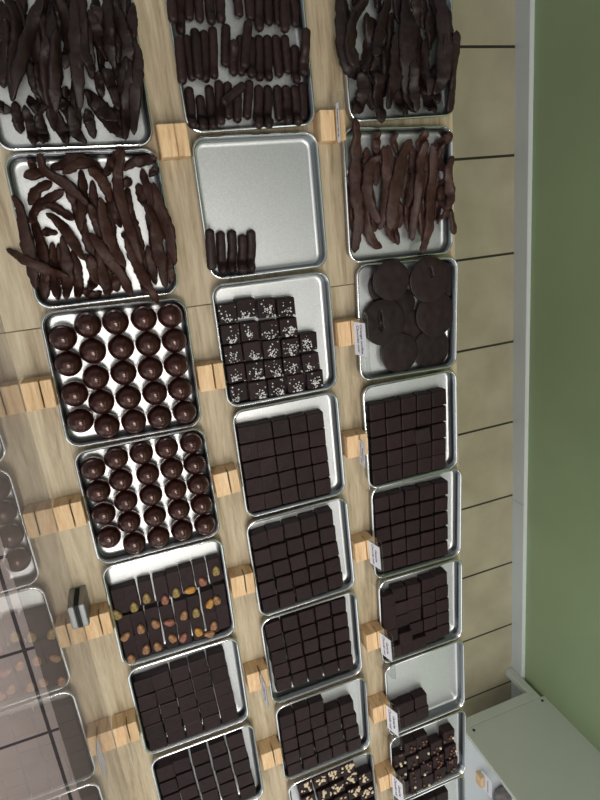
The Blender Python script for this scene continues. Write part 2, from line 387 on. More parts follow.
def grid(tl, trr, br, bl, nr, nc, skip=()):
    h = 0.02; A, B, D, E = (U(*q, h) for q in (tl, trr, br, bl)); out = []
    for r in range(nr):
        for c in range(nc):
            if (r, c) in skip: continue
            u, v = c / (nc - 1), r / (nr - 1)
            P = (A * (1 - u) + B * u) * (1 - v) + (E * (1 - u) + D * u) * v
            d = R @ (P - CAM); out.append((300 + FPX * d.x / -d.z, 400 - FPX * d.y / -d.z, r, c))
    return out
HC = 0.0190
SQ = 'plain dark square'
pieces('b4', grid((245.4, 435), (316, 421.5), (323.3, 487), (255.8, 503.8), 5, 5), HC, 0.0276, 0.0276, M['choc_ring'], 'chocolate_square', 'ring-stamped square', jit=0.035)
pieces('b5', grid((258.6, 541), (325.5, 519.1), (336, 581.5), (270.9, 605.5), 5, 5), HC, 0.0277, 0.0277, M['choc'], 'chocolate_square', SQ, jit=0.055)
pieces('b6', grid((273.6, 629.5), (339, 606.4), (346.5, 664), (284.3, 684.3), 5, 5), HC, 0.0277, 0.0275, M['choc'], 'chocolate_square', SQ, jit=0.055)
pieces('c4', grid((377.5, 411.7), (439.5, 398.3), (439.3, 462.7), (380.3, 477.3), 5, 5), HC, 0.0277, 0.0275, M['choc'], 'chocolate_square', SQ, jit=0.03, lift={(2, 3): 0.004})
pieces('c5', grid((381.7, 504.3), (441.7, 489.3), (441.7, 549.7), (386.0, 565), 5, 5), HC, 0.0277, 0.0275, M['choc'], 'chocolate_square', SQ, jit=0.055)
def rowcol(lst, cols):   # lst: list of columns of zoom points -> (pt,row,col)
    return [(x, y, r, c) for c, col in enumerate(lst) for r, (x, y) in enumerate(col)]
def zl(lst, ox, oy, s): return [(x / s + ox, y / s + oy, r, c) for x, y, r, c in lst]
pieces('b7', zl(rowcol([[(120, 283), (130, 345), (140, 412), (152, 480), (165, 545)], [(205, 243), (213, 310), (222, 380), (232, 446), (250, 512)],
    [(285, 210), (290, 280), (305, 345), (315, 408), (330, 470)], [(374, 246), (380, 310), (392, 372), (408, 436)], [(450, 215), (465, 282), (478, 345), (490, 410)]], 5), 265, 670, 5.4545),
    HC, 0.0280, 0.0280, M['choc'], 'chocolate_square', SQ)
pieces('a6', grid((142.5, 688), (216.8, 661), (229.3, 715), (158.8, 745.5), 5, 5), 0.0185, 0.0290, 0.0290, M['choc'], 'chocolate_square', SQ, jit=0.055)
pieces('a7', grid((163.5, 774.5), (235.8, 741.5), (248.5, 793), (178.5, 829), 5, 5), 0.0185, 0.0290, 0.0290, M['choc'], 'chocolate_square', SQ, jit=0.055)
c6 = [[(85, 315), (185, 260), (295, 230), (402, 185), (495, 150)], [(98, 398), (205, 362), (300, 325), (405, 285), (503, 245)], [(105, 485), (208, 455), (298, 418), (413, 380), (510, 345)],
      [(125, 570), (235, 585), (315, 512), (415, 475), (512, 440)], [(160, 695), (255, 672), (345, 632), (430, 572), (515, 530)]]
pieces('c6', zl([(x, y, r, c) for r, row in enumerate(c6) for c, (x, y) in enumerate(row)], 375, 560, 7.5), HC, 0.0278, 0.0276, M['choc'], 'chocolate_square', SQ, jit=0.03, lift={(3, 1): 0.002})
pieces('c7', zl([(100, 255, 0, 0), (168, 225, 0, 1), (247, 190, 0, 2), (112, 325, 1, 0), (185, 295, 1, 1), (258, 260, 1, 2)], 380, 670, 6), HC, 0.0285, 0.0285, M['choc'], 'chocolate_square', SQ)
X, Y, th = TR['c9']
pts = []
for r in range(5):
    for c in range(4):
        P = Vector((X - 0.060 + c * 0.031, Y + 0.048 - r * 0.0285 + (0.004 if c == 1 else 0), 0.0192)); d = R @ (P - CAM)
        pts.append((300 + FPX * d.x / -d.z, 400 - FPX * d.y / -d.z, r, c))
pieces('c9', pts, HC, 0.0288, 0.0275, M['choc'], 'chocolate_square', SQ)
b3 = [[(97, 155), (190, 130), (285, 130), (375, 125)], [(115, 250), (207, 237), (300, 230), (387, 218)], [(130, 342), (220, 327), (310, 318), (395, 310), (480, 285)],
      [(145, 430), (232, 420), (317, 408), (403, 395), (490, 378)], [(155, 520), (245, 510), (332, 495), (422, 482), (510, 465)]]
pieces('b3', zl([(x, y, r, c) for r, row in enumerate(b3) for c, (x, y) in enumerate(row)], 205, 280, 4.615), HC, 0.0272, 0.0272, M['choc'], 'salted_chocolate_square', 'salt-sprinkled square')
b8 = [[(305.8, 787.7), (309, 801.5), (313, 815), (316, 829), (320, 842)], [(321, 781), (325, 795), (329, 808), (332, 822), (335, 835)], [(334.5, 774), (338.5, 788), (342, 801), (345, 815), (349, 828)],
      [(347.2, 764), (351, 778.5), (355, 793), (358, 807), (362, 820)], [(367.5, 778), (371, 792), (374, 806), (378, 819)]]
pieces('b8', rowcol(b8, 5), HC, 0.0285, 0.0285, M['choc'], 'nut_topped_square', 'nut-topped square')
a5 = [[(105, 250), (165, 232), (225, 212), (285, 195), (337, 177), (390, 157), (445, 140), (500, 122)], [(138, 352), (197, 336), (253, 320), (310, 308), (365, 288), (417, 270), (473, 248), (526, 225)],
      [(155, 447), (213, 428), (268, 412), (327, 394), (382, 382), (433, 352), (488, 328), (540, 308)]]
pieces('a5', zl([(x, y, r, c) for r, row in enumerate(a5) for c, (x, y) in enumerate(row)], 90, 540, 4), 0.0150, 0.0203, 0.0440, M['choc'], 'pistachio_bar', 'pistachio-topped bar', jit=0.03)
c8 = [[(115, 545), (128, 630), (140, 712)], [(183, 470), (198, 552), (212, 638), (222, 718)], [(252, 432), (268, 512), (280, 595), (290, 672)], [(340, 465), (352, 547), (362, 625)], [(415, 402), (425, 488), (435, 570)]]
pieces('c8', zl(rowcol(c8, 5), 380, 670, 6), HC, 0.0272, 0.0325, M['choc'], 'pearl_topped_bar', 'pearl-dotted bar', jit=0.01)

# toppings (parts of their own chocolates)
def local(o, p): 
    c, s = math.cos(-o.rotation_euler.z), math.sin(-o.rotation_euler.z); d = p - o.location
    return Vector((d.x * c - d.y * s, d.x * s + d.y * c, d.z))
def nearest(k, p): return min(PIECES[k], key=lambda o: (o.location.xy - p.xy).length)
rnd = random.Random(3)
for o in PIECES['b3']:
    bm = bmesh.new(); cx, cy = rnd.uniform(-0.004, 0.005), rnd.uniform(-0.011, -0.004)
    for i in range(rnd.randint(22, 46)):
        a = rnd.gauss(cx, 0.0042); b_ = rnd.gauss(cy, 0.0045)
        if rnd.random() < 0.15: a, b_ = rnd.uniform(-0.012, 0.012), rnd.uniform(-0.012, 0.012)
        a = max(-0.0125, min(0.0125, a)); b_ = max(-0.0125, min(0.0125, b_))
        s = rnd.uniform(0.0007, 0.0019)
        r = bmesh.ops.create_cube(bm, size=s)
        mm = Matrix.Translation((a, b_, HC + s * 0.3)) @ Matrix.Rotation(rnd.uniform(0, 3), 4, Vector((rnd.random(), rnd.random(), rnd.random() + 0.01)).normalized())
        bmesh.ops.transform(bm, matrix=mm, verts=r['verts'])
    s_ = link('salt_flakes', from_bm('salt_flakes', bm, M['salt']), o); s_['kind'] = 'stuff'
def lump(name, seed, sx, sy, sz, mat, rough=0.25, sub=2):
    bm = bmesh.new(); bmesh.ops.create_icosphere(bm, subdivisions=sub, radius=1)
    for v in bm.verts:
        n = noise.noise(v.co * 1.3 + Vector((seed * 7.1, seed, 0))); f = 1 + rough * n
        v.co = Vector((v.co.x * sx * f, v.co.y * sy * f, v.co.z * sz * f))
    return from_bm(name, bm, mat, True)
nutm = [lump('nut_chip', i, 0.0030 + 0.0005 * (i % 3), 0.0021, 0.0014, M['nut'], 0.7) for i in range(5)]
for o in PIECES['b8']:
    cx = rnd.uniform(-0.003, 0.003)
    for i in range(rnd.randint(11, 15)):
        p = link('nut_chip', nutm[rnd.randrange(5)], o, (max(-0.012, min(0.012, rnd.gauss(cx, 0.006))), max(-0.012, min(0.012, rnd.gauss(0.001, 0.006))), HC + 0.0007), rnd.uniform(0, 6))
        p.scale = [rnd.uniform(0.6, 1.15)] * 3
# pistachios
def nut_mesh(i, mat):
    bm = bmesh.new(); bmesh.ops.create_uvsphere(bm, u_segments=16, v_segments=10, radius=1)
    for v in bm.verts:
        x, y, z = v.co; crease = 0.28 * math.exp(-(x / 0.16) ** 2) if z > 0 else 0
        f = 1 + 0.12 * noise.noise(Vector((x, y, z)) * 1.7 + Vector((i * 3.3, 0, 0)))
        taper = 1 - 0.22 * y
        v.co = Vector((x * 0.0061 * f * taper, y * 0.0094 * f, (z - crease) * 0.0044 * f))
    return from_bm('pistachio', bm, mat, True)
pm = [nut_mesh(i, M['pist'][i]) for i in range(4)]
PIST = [(110, 305, .3, 0), (177, 270, 0, 0), (227, 235, 0, 0), (302, 252, 0, 2), (345, 213, 0, 0), (400, 203, 1.5, 3), (450, 168, .3, 2), (505, 125, 0, 0), (142, 388, -.8, 1), (203, 358, 0, 1),
        (262, 338, .3, 1), (317, 332, 1.2, 2), (376, 303, -.3, 1), (425, 293, 0, 0), (480, 257, -.4, 3), (507, 243, .2, 1), (165, 478, 0, 1), (224, 440, -.3, 1), (270, 428, .2, 1), (330, 395, .4, 1),
        (374, 392, -.5, 2), (434, 370, .3, 3), (478, 378, 1.3, 1), (495, 345, -.2, 1)]
for x, y, a, kk in PIST:
    p = U(x / 4 + 90, y / 4 + 540, 0.0195); o = nearest('a5', p); q = local(o, p)
    q.x = max(-0.0085, min(0.0085, q.x)); q.y = max(-0.0205, min(0.0205, q.y)); q.z = 0.0150 + 0.0012
    link('pistachio', pm[kk], o, q, a)
pb = lump('crisp_pearl', 1, 0.0026, 0.0026, 0.0026, M['pearl_brown'], 0.05); pw = lump('crisp_pearl', 2, 0.0029, 0.0029, 0.0029, M['pearl_white'], 0.05)
PW = [(222, 520), (290, 498), (150, 552), (122, 560), (127, 572), (152, 622), (268, 625), (362, 467), (438, 405), (210, 702), (295, 688), (457, 483)]
PB = [(188, 465), (208, 468), (185, 487), (240, 465), (258, 430), (278, 425), (262, 443), (260, 560), (285, 558), (300, 572), (205, 562), (195, 592), (196, 612), (207, 645), (212, 665), (340, 467),
      (325, 490), (345, 507), (365, 505), (340, 530), (350, 548), (366, 553), (345, 592), (353, 580), (362, 568), (345, 640), (362, 640), (355, 655), (440, 465), (430, 482), (442, 492), (425, 500), (418, 530),
      (432, 535), (418, 550), (431, 552), (445, 512), (430, 605), (442, 590), (418, 410), (426, 396), (130, 502), (119, 508), (97, 572), (135, 640), (130, 690), (124, 676), (143, 745), (150, 760), (265, 690),
      (190, 745), (215, 745), (280, 610), (378, 433)]
for lst, me, r in ((PW, pw, 0.0029), (PB, pb, 0.0026)):
    for x, y in lst:
        p = U(x / 6 + 380, y / 6 + 670, FLOOR + HC + 0.001); o = nearest('c8', p); q = local(o, p)
        q.x = max(-0.0122, min(0.0122, q.x)); q.y = max(-0.0152, min(0.0152, q.y)); q.z = HC + r * 0.6
        link('crisp_pearl', me, o, q)

# ------------------------------------------------------------------ truffles
def truffle_mesh(seed, r):
    bm = bmesh.new(); bmesh.ops.create_uvsphere(bm, u_segments=36, v_segments=24, radius=r)
    for v in bm.verts:
        n = noise.noise(v.co * 60 + Vector((seed * 5, 0, 0))); v.co *= 1 + 0.012 * n
        if v.co.z < -r * 0.86: v.co.z = -r * 0.86
    return from_bm('truffle', bm, M['truffle'], True)
def truffles(k, rows, ox, oy, s, r):
    var = [truffle_mesh(i + (3 if k == 'a4' else 0), r) for i in range(3)]
    placed = []
    for ri, row in enumerate(rows):
        for ci, (x, y) in enumerate(row):
            p = U(x / s + ox, y / s + oy, FLOOR + 0.86 * r); p = clampin(k, p, r * 0.97); placed.append([p, ri, ci])
    for it in range(30):                       # settle: push touching truffles apart
        for i in range(len(placed)):
            for j in range(i):
                a, b_ = placed[i][0], placed[j][0]; d = a.xy - b_.xy; L = d.length
                if 1e-6 < L < 2 * r * 1.004:
                    d = d / L * (2 * r * 1.004 - L) / 2
                    a.x += d.x; a.y += d.y; b_.x -= d.x; b_.y -= d.y
        for q in placed: q[0] = clampin(k, q[0], r * 0.97)
    for p, ri, ci in placed:
        o = link('truffle', var[(ri * 5 + ci * 2) % 3], None, (p.x, p.y, FLOOR + 0.86 * r), random.uniform(0, 6))
        tag(o, f"glossy round truffle, {ORD[ri]} row {ORD[ci]} from left, {tray_name(k)}", 'chocolate', f"truffles in the {tray_name(k)}")
truffles('a3', [[(170, 130), (240, 95), (315, 85), (392, 75), (463, 62)], [(185, 200), (253, 165), (330, 153), (404, 145), (475, 132)], [(202, 283), (262, 238), (337, 225), (410, 213), (480, 200)],
    [(220, 355), (277, 305), (350, 292), (422, 280), (490, 267)], [(292, 372), (365, 357), (435, 345), (503, 330)]], 0, 290, 2.727, 0.0174)
truffles('a4', [[(252, 132), (314, 92), (385, 82), (453, 63), (522, 48)], [(267, 193), (328, 153), (401, 140), (466, 123), (533, 106)], [(283, 254), (342, 214), (411, 200), (478, 180), (543, 165)],
    [(296, 318), (352, 276), (422, 260), (487, 240), (551, 222)], [(367, 337), (432, 317), (496, 298), (560, 282)]], 0, 420, 2.727, 0.0168)

# ------------------------------------------------------------------ heaps: a height field per tray keeps every strip resting on what is below it
class Heap:
    S = 0.0025
    def __init__(s, k):
        s.k = k; s.X, s.Y, s.th = TR[k]; s.n = 110; s.h = {}
    def base(s, x, y):
        c, n = math.cos(s.th), math.sin(s.th); dx, dy = x - s.X, y - s.Y
        q = max(abs(dx * c + dy * n) / TS[s.k][0], abs(-dx * n + dy * c) / TS[s.k][1])
        return FLOOR + 0.0003 if q < 0.083 else (0.0225 if q < 0.0915 else 0.0015)
    def get(s, x, y, r):
        k = max(1, int(r / s.S)); i, j = round(x / s.S), round(y / s.S)
        return max(max(s.h.get((i + a, j + b_), 0), s.base((i + a) * s.S, (j + b_) * s.S)) for a in range(-k, k + 1) for b_ in range(-k, k + 1) if a * a + b_ * b_ <= k * k + 0.5)
    def put(s, x, y, r, z):
        k = max(1, int(r / s.S)); i, j = round(x / s.S), round(y / s.S)
        for a in range(-k, k + 1):
            for b_ in range(-k, k + 1):
                if a * a + b_ * b_ <= k * k + 0.5: s.h[(i + a, j + b_)] = max(s.h.get((i + a, j + b_), 0), z)
def catmull(P, n):
    if len(P) == 2: return [P[0].lerp(P[1], i / (n - 1)) for i in range(n)]
    Q = [P[0] * 2 - P[1]] + P + [P[-1] * 2 - P[-2]]; out = []
    m_ = len(P) - 1
    for i in range(n):
        t = i / (n - 1) * m_; j = min(int(t), m_ - 1); t -= j; a, b_, c, d = Q[j:j + 4]
        out.append(0.5 * (2 * b_ + (c - a) * t + (2 * a - 5 * b_ + 4 * c - d) * t * t + (3 * b_ - a - 3 * c + d) * t ** 3))
    return out
def tube_mesh(name, pts, w, t, mat, seed, taper, lumpy, sides=16, twist=0.0, ex=0.75):
    n = len(pts); loops = []; L = sum((pts[i + 1] - pts[i]).length for i in range(n - 1)); acc = 0
    for i, p in enumerate(pts):
        T = (pts[min(i + 1, n - 1)] - pts[max(i - 1, 0)]).normalized(); S = T.cross(Vector((0, 0, 1))).normalized(); Nn = S.cross(T)
        if i: acc += (p - pts[i - 1]).length
        u = acc / L; e = min(u, 1 - u) * L
        rnd_end = math.sqrt(max(0.02, 1 - max(0, 1 - e / (w * 0.8)) ** 2))
        tp = (1 - taper * abs(2 * u - 1) ** 2.2) * rnd_end
        wob = 1 + lumpy * (0.8 * noise.noise(Vector((seed * 3.7, u * L * 60, 0))) + 0.5 * noise.noise(Vector((seed * 1.7, u * L * 190, 5))))
        tw = twist * (1.6 * noise.noise(Vector((seed * 2.9, 0.3, u * 1.4))) + 0.5 * noise.noise(Vector((seed * 5.1, 7.3, u * 3.2)))); ct, st = math.cos(tw), math.sin(tw)
        lp = []
        for k in range(sides):
            a = 2 * math.pi * k / sides; ca, sa = math.cos(a), math.sin(a)
            ca = math.copysign(abs(ca) ** ex, ca); sa = math.copysign(abs(sa) ** ex, sa)
            q = 1 + 0.7 * lumpy * noise.noise(Vector((seed * 3.7 + 2.2 * ca, u * L * 220, 2.2 * sa)))
            du, dv = ca * w * wob * tp, sa * t * (0.6 + 0.4 * wob) * (0.35 + 0.65 * tp)
            v = p + (S * (du * ct - dv * st) + Nn * (du * st + dv * ct)) * q
            lp.append(tuple(v))
        loops.append(lp)
    v, f = loft(loops); return mesh(name, v, f, mat, True)
def heap(k, strips, name, what, mat, w0, t0, taper, lumpy, nring=30, flat=False, seed0=0, cap=0.05, rot=True):
    H = Heap(k); objs = []; rnd = random.Random(seed0)
    for si, (pl, ws) in enumerate(strips):
        w, t = w0 * ws, t0 * (0.75 + 0.25 * ws); z = [0.012] * len(pl)
        for it in range(3):
            P = catmull([U(x, y, zz) for (x, y), zz in zip(pl, z)], nring)
            if not flat: pass
            req = [H.get(p.x, p.y, w * 0.75) for p in P]
            sm = [max(req[max(0, i - 1):i + 2]) for i in range(nring)]
            for _ in range(3): sm = [(sm[max(0, i - 2)] + sm[max(0, i - 1)] + 2 * sm[i] + sm[min(nring - 1, i + 1)] + sm[min(nring - 1, i + 2)]) / 6 for i in range(nring)]
            zz = [min(cap, max(a, b_ - 0.002)) + t for a, b_ in zip(sm, req)]
            m_ = len(pl) - 1; z = [zz[round(j / m_ * (nring - 1))] for j in range(len(pl))]
        for p, q in zip(P, zz): p.z = q
        for p in P: H.put(p.x, p.y, w * 0.9, p.z + t * 0.85)
        mid = P[nring // 2].copy(); org = Vector((mid.x, mid.y, min(zz) - t))
        me = tube_mesh(name, [p - org for p in P], w, t, mat, seed0 + si * 1.37, taper, lumpy, twist=0.9 if 'peel' in name else 0.0, ex=0.5 if 'peel' in name else 0.8)
        o = link(name, me, None, org); objs.append((sum(x for x, y in pl) / len(pl), o))
    objs.sort(key=lambda q: q[0])
    for i, (x, o) in enumerate(objs):
        tag(o, f"{what}, {ordinal(i + 1)} from left by its middle, {tray_name(k)}", 'chocolate', f"{what}s in the {tray_name(k)}")
def cv(lst, ox, oy, s): return [([(x / s + ox, y / s + oy) for x, y in pl], w) for pl, w in lst]

# left column, top tray
rnd = random.Random(11)
fill = []
for i in range(20):
    x = 6 + i * 6.6 + rnd.uniform(-3, 3); y0 = rnd.uniform(-25, 20); y1 = y0 + rnd.uniform(60, 90)
    fill.append(([(x - 4 + rnd.uniform(-4, 4), y0), (x + rnd.uniform(-3, 3), (y0 + y1) / 2), (x + 5 + rnd.uniform(-4, 4), min(y1, 132))], rnd.uniform(0.85, 1.1)))
A1a = [([(-30, 200), (20, 470)], 1), ([(30, 100), (15, 450)], 1), ([(-30, 550), (70, 590)], 1), ([(80, 540), (110, 715)], 1), ([(130, 560), (160, 660), (185, 775)], 1), ([(200, 600), (230, 765)], 1.1),
       ([(270, 560), (330, 680), (360, 770)], 1.05), ([(150, 330), (220, 540)], 1), ([(190, 340), (250, 560)], 1), ([(320, 480), (410, 520)], 1), ([(320, 520), (370, 600), (400, 700)], 1.2), ([(400, 400), (410, 720)], 1),
       ([(20, -60), (90, 120), (80, 330), (68, 540)], 1.1), ([(240, -60), (205, 40), (150, 200), (90, 400), (62, 540)], 1.05), ([(245, 190), (250, 400), (290, 700)], 1.2), ([(300, 150), (290, 400), (300, 600)], 1.1),
       ([(300, -60), (360, 120), (370, 260), (345, 370)], 1.1), ([(150, 510), (200, 580), (260, 570)], 0.9), ([(400, -50), (410, 250), (420, 600)], 1)]
A1b = [([(60, -40), (70, 250), (120, 380)], 1.1), ([(100, 50), (150, 200), (200, 330)], 1), ([(150, 380), (170, 520)], 0.9), ([(90, 600), (130, 740)], 1), ([(0, 560), (30, 700), (90, 765)], 1),
       ([(240, 560), (290, 740)], 1), ([(120, 560), (200, 650), (280, 735)], 1.1), ([(130, -40), (160, 150)], 1), ([(230, -20), (280, 150), (310, 250), (290, 420)], 1.15), ([(300, 300), (270, 560)], 1),
       ([(320, 320), (310, 500), (295, 750)], 1.1), ([(340, 215), (368, 300), (352, 480), (340, 720)], 1), ([(200, -50), (205, 180), (240, 370)], 1.2), ([(160, 340), (220, 460), (260, 590)], 1.05),
       ([(75, 480), (150, 560), (255, 650)], 1.2), ([(20, -40), (30, 250), (55, 590)], 1.1)]
heap('a1', fill + cv(A1a, 0, 0, 5.333) + cv(A1b, 70, 0, 5.333), 'candied_peel_strip', 'blackish peel strip', M['peel_dark'], 0.0068, 0.0032, 0.62, 0.34, seed0=100, cap=0.034)

A2 = [([(12.5, 195), (20, 208), (24, 228), (31, 262), (36, 290)], 1.15), ([(31, 159), (33, 175)], .8), ([(52, 242), (54, 270), (58, 300)], .9), ([(38, 237), (47, 262), (57, 299)], 1), ([(43, 270), (46, 300)], 1),
      ([(72, 250), (78, 275), (78, 299)], .95), ([(32, 210), (36, 228), (42, 248), (48, 283)], 1), ([(42, 231), (58, 233)], .95), ([(83, 290), (93, 295), (102, 292)], .9), ([(85, 253), (95, 276), (89, 290)], 1),
      ([(97, 250), (103, 277), (108, 296)], 1), ([(90, 255), (95, 283)], 1), ([(115, 272), (117, 292)], .9), ([(81, 170), (83, 195), (80, 232)], 1), ([(108, 187), (112, 205), (121, 228)], 1), ([(138, 183), (145, 206)], 1),
      ([(168, 253), (172, 283)], .9), ([(147, 245), (152, 268), (156, 285)], .95), ([(123, 187), (131, 178)], .8), ([(62, 235), (67, 267), (66, 300)], 1.1), ([(29, 205), (38, 190), (52, 182)], 1), ([(24, 177), (46, 172)], 1.05),
      ([(30, 222), (38, 207), (63, 190)], 1), ([(42, 208), (52, 206), (74, 219)], .9), ([(50, 168), (75, 160), (100, 164)], 1.1), ([(63, 174), (80, 164), (95, 166), (104, 178)], 1),
      ([(46, 213), (58, 222), (69, 236), (84, 260)], 1.05), ([(122, 170), (135, 162), (157, 158)], 1.0), ([(103, 177), (114, 162), (124, 148)], 1), ([(157, 167), (149, 177)], .8), ([(142, 168), (148, 188), (158, 215), (165, 236)], 1.05),
      ([(153, 182), (160, 208), (168, 228), (175, 265)], 1.15), ([(88, 168), (100, 178), (107, 190), (110, 202)], 1.1), ([(40, 153), (45, 170), (67, 185), (89, 205)], 1.1), ([(89, 203), (97, 225), (100, 240)], 1),
      ([(123, 232), (135, 247)], .9), ([(90, 233), (107, 257), (120, 272), (132, 296)], 1.15), ([(100, 197), (104, 222), (114, 250), (126, 267)], 1.2), ([(125, 235), (133, 257), (148, 285), (158, 303)], 1.05),
      ([(145, 203), (154, 222), (158, 250), (166, 289)], 1.25), ([(124, 149), (119, 168), (118, 187), (125, 215), (133, 238), (142, 265)], 1.1), ([(6, 249), (25, 260), (47, 270), (70, 277)], .95)]
rnd = random.Random(23); A2f = []
for x, y, L in ((60, 268, 50), (98, 262, 44), (112, 232, 60), (136, 225, 50), (142, 262, 44), (118, 265, 46), (162, 262, 44), (152, 240, 60), (78, 215, 44), (96, 205, 50), (130, 205, 36), (164, 215, 50), (70, 190, 30), (108, 278, 30), (86, 240, 40), (141, 280, 30)):
    A2f.append(([(x - 4 + rnd.uniform(-5, 3), y - L / 2), (x + rnd.uniform(-3, 3), y), (x + 5 + rnd.uniform(-4, 5), y + L / 2)], rnd.uniform(0.85, 1.1)))
heap('a2', A2f + A2, 'candied_peel_strip', 'brown peel strip', M['peel_brown'], 0.0066, 0.0032, 0.62, 0.36, seed0=300, cap=0.034)

C2 = [([(120, 180), (128, 420)], 1), ([(185, 120), (180, 330)], 1), ([(262, 180), (270, 420)], 1), ([(320, 160), (318, 400)], 1), ([(440, 200), (420, 430)], 1), ([(345, 300), (340, 560)], 1), ([(405, 380), (440, 610)], .9), ([(475, 160), (470, 400)], 1), ([(522, 260), (515, 500)], .9), ([(160, 330), (175, 560)], .9), ([(60, 200), (62, 560)], .9),
      ([(290, 70), (298, 170)], .9), ([(170, 70), (182, 175)], .9), ([(132, 135), (150, 330)], 1), ([(245, 120), (252, 300), (222, 540)], 1), ([(425, 50), (436, 260)], 1.1), ([(520, 80), (480, 155)], 1), ([(540, 110), (512, 170), (508, 280)], .9),
      ([(290, 400), (298, 540)], 1.1), ([(215, 420), (245, 540), (284, 615)], 1), ([(285, 430), (290, 625)], 0.9), ([(372, 460), (358, 605)], 1), ([(120, 400), (150, 585), (208, 640)], 1.2), ([(550, 440), (535, 575)], 1),
      ([(375, 120), (368, 260), (332, 440)], 1), ([(75, -10), (80, 150), (75, 350), (92, 500), (72, 665)], 1.35), ([(215, 130), (230, 300), (225, 450), (195, 550)], 1.05), ([(205, 180), (150, 235), (138, 370), (200, 520)], 1.25),
      ([(410, 110), (400, 250), (395, 420), (420, 620)], 1.2), ([(355, 95), (312, 190), (272, 360), (245, 555)], 1.5), ([(380, 260), (386, 400), (362, 600)], .95), ([(500, 330), (502, 440), (488, 520)], 1.3),
      ([(565, 180), (540, 260), (552, 370), (530, 450)], 1), ([(452, 120), (466, 260), (450, 420), (440, 560), (410, 665)], 1.2)]
heap('c2', cv(C2, 340, 120, 5), 'candied_peel_strip', 'reddish brown peel strip', M['peel_red'], 0.0070, 0.0034, 0.50, 0.34, seed0=500, cap=0.034)

C1 = [([(60, -70), (60, 150)], 1), ([(200, -60), (210, 60)], 1), ([(420, -60), (430, 150)], 1.1), ([(300, -60), (310, 120)], 1), ([(500, -60), (520, 200)], 1.2), ([(100, -60), (110, 60)], 1), ([(170, 80), (190, 170)], 1), ([(120, 290), (182, 530)], 0.9),
      ([(296, 320), (342, 560)], 1.0), ([(225, 470), (262, 320)], 0.9), ([(400, 300), (440, 430), (482, 540)], 1.2), ([(530, 180), (530, 380), (545, 545)], 1.2), ([(270, 60), (262, 250), (245, 370)], 1.1), ([(450, 50), (455, 240)], 1), ([(225, 200), (243, 390)], 0.9),
      ([(515, 240), (488, 500)], 1.1), ([(20, -40), (40, 200), (62, 320), (115, 375)], 1.2), ([(110, 350), (132, 430), (112, 500), (82, 540)], 1.3), ([(150, 60), (162, 230), (138, 345)], 1.1), ([(190, 280), (200, 420), (225, 592)], 1.2),
      ([(310, 140), (330, 320), (372, 500)], 1), ([(302, 150), (290, 350), (248, 525)], 1.5), ([(540, 60), (540, 180), (510, 360)], 1.1), ([(340, -30), (350, 300), (390, 540)], 1.7), ([(270, -30), (222, 120), (200, 220), (190, 275)], 1.1),
      ([(160, -10), (92, 80), (72, 200), (100, 330)], 1.6), ([(490, -30), (482, 250), (470, 400), (452, 465)], 1.4), ([(380, -30), (400, 250), (442, 450)], 1.2), ([(378, 290), (392, 540)], 1.0), ([(430, 190), (452, 460)], 0.9)]
heap('c1', cv(C1, 335, 0, 4.8), 'candied_peel_strip', 'blackish long peel strip', M['peel_dark'], 0.0078, 0.0034, 0.50, 0.34, seed0=700, cap=0.034)

ST = [(115, 260, 130, 385), (148, 285, 160, 390), (175, 255, 190, 390), (205, 240, 212, 375), (232, 245, 236, 360), (262, 255, 262, 370), (298, 240, 290, 360), (325, 255, 325, 385), (352, 255, 355, 385), (380, 255, 388, 365), (405, 255, 415, 370),
      (430, 255, 445, 375), (462, 240, 472, 355), (85, 110, 98, 255), (108, 105, 128, 245), (133, 85, 147, 240), (160, 90, 167, 245), (187, 80, 193, 235), (228, 72, 226, 205), (249, 120, 250, 230), (270, 105, 274, 230), (302, 110, 304, 235),
      (325, 105, 330, 240), (350, 105, 358, 240), (375, 105, 388, 235), (402, 105, 415, 225), (432, 135, 440, 250), (455, 98, 463, 225), (60, -40, 70, 70), (80, -30, 95, 95), (112, -60, 118, 65), (140, -60, 150, 70), (172, -60, 185, 75),
      (205, -60, 215, 60), (255, -60, 268, 55), (293, -60, 302, 65), (325, -40, 328, 95), (350, -50, 357, 80), (380, -50, 385, 80), (402, -30, 405, 100), (428, -50, 435, 85), (292, 68, 283, 208), (215, 312, 285, 252)]
heap('b1', cv([([(a, b_), ((a + c) / 2, (b_ + d) / 2), (c, d)], 1.0) for a, b_, c, d in ST], 150, 0, 3), 'chocolate_stick', 'stubby chocolate stick', M['stick'], 0.0061, 0.0058, 0.04, 0.10, seed0=900, cap=0.03)
S2 = [(88, 325, 96, 452), (121, 332, 125, 453), (154, 328, 160, 452), (187, 342, 188, 460), (212, 328, 216, 450)]
heap('b2', cv([([(a, b_), ((a + c) / 2, (b_ + d) / 2), (c, d)], 1.1) for a, b_, c, d in S2], 180, 120, 3), 'chocolate_stick', 'stubby chocolate stick', M['stick'], 0.0061, 0.0058, 0.03, 0.10, seed0=950)

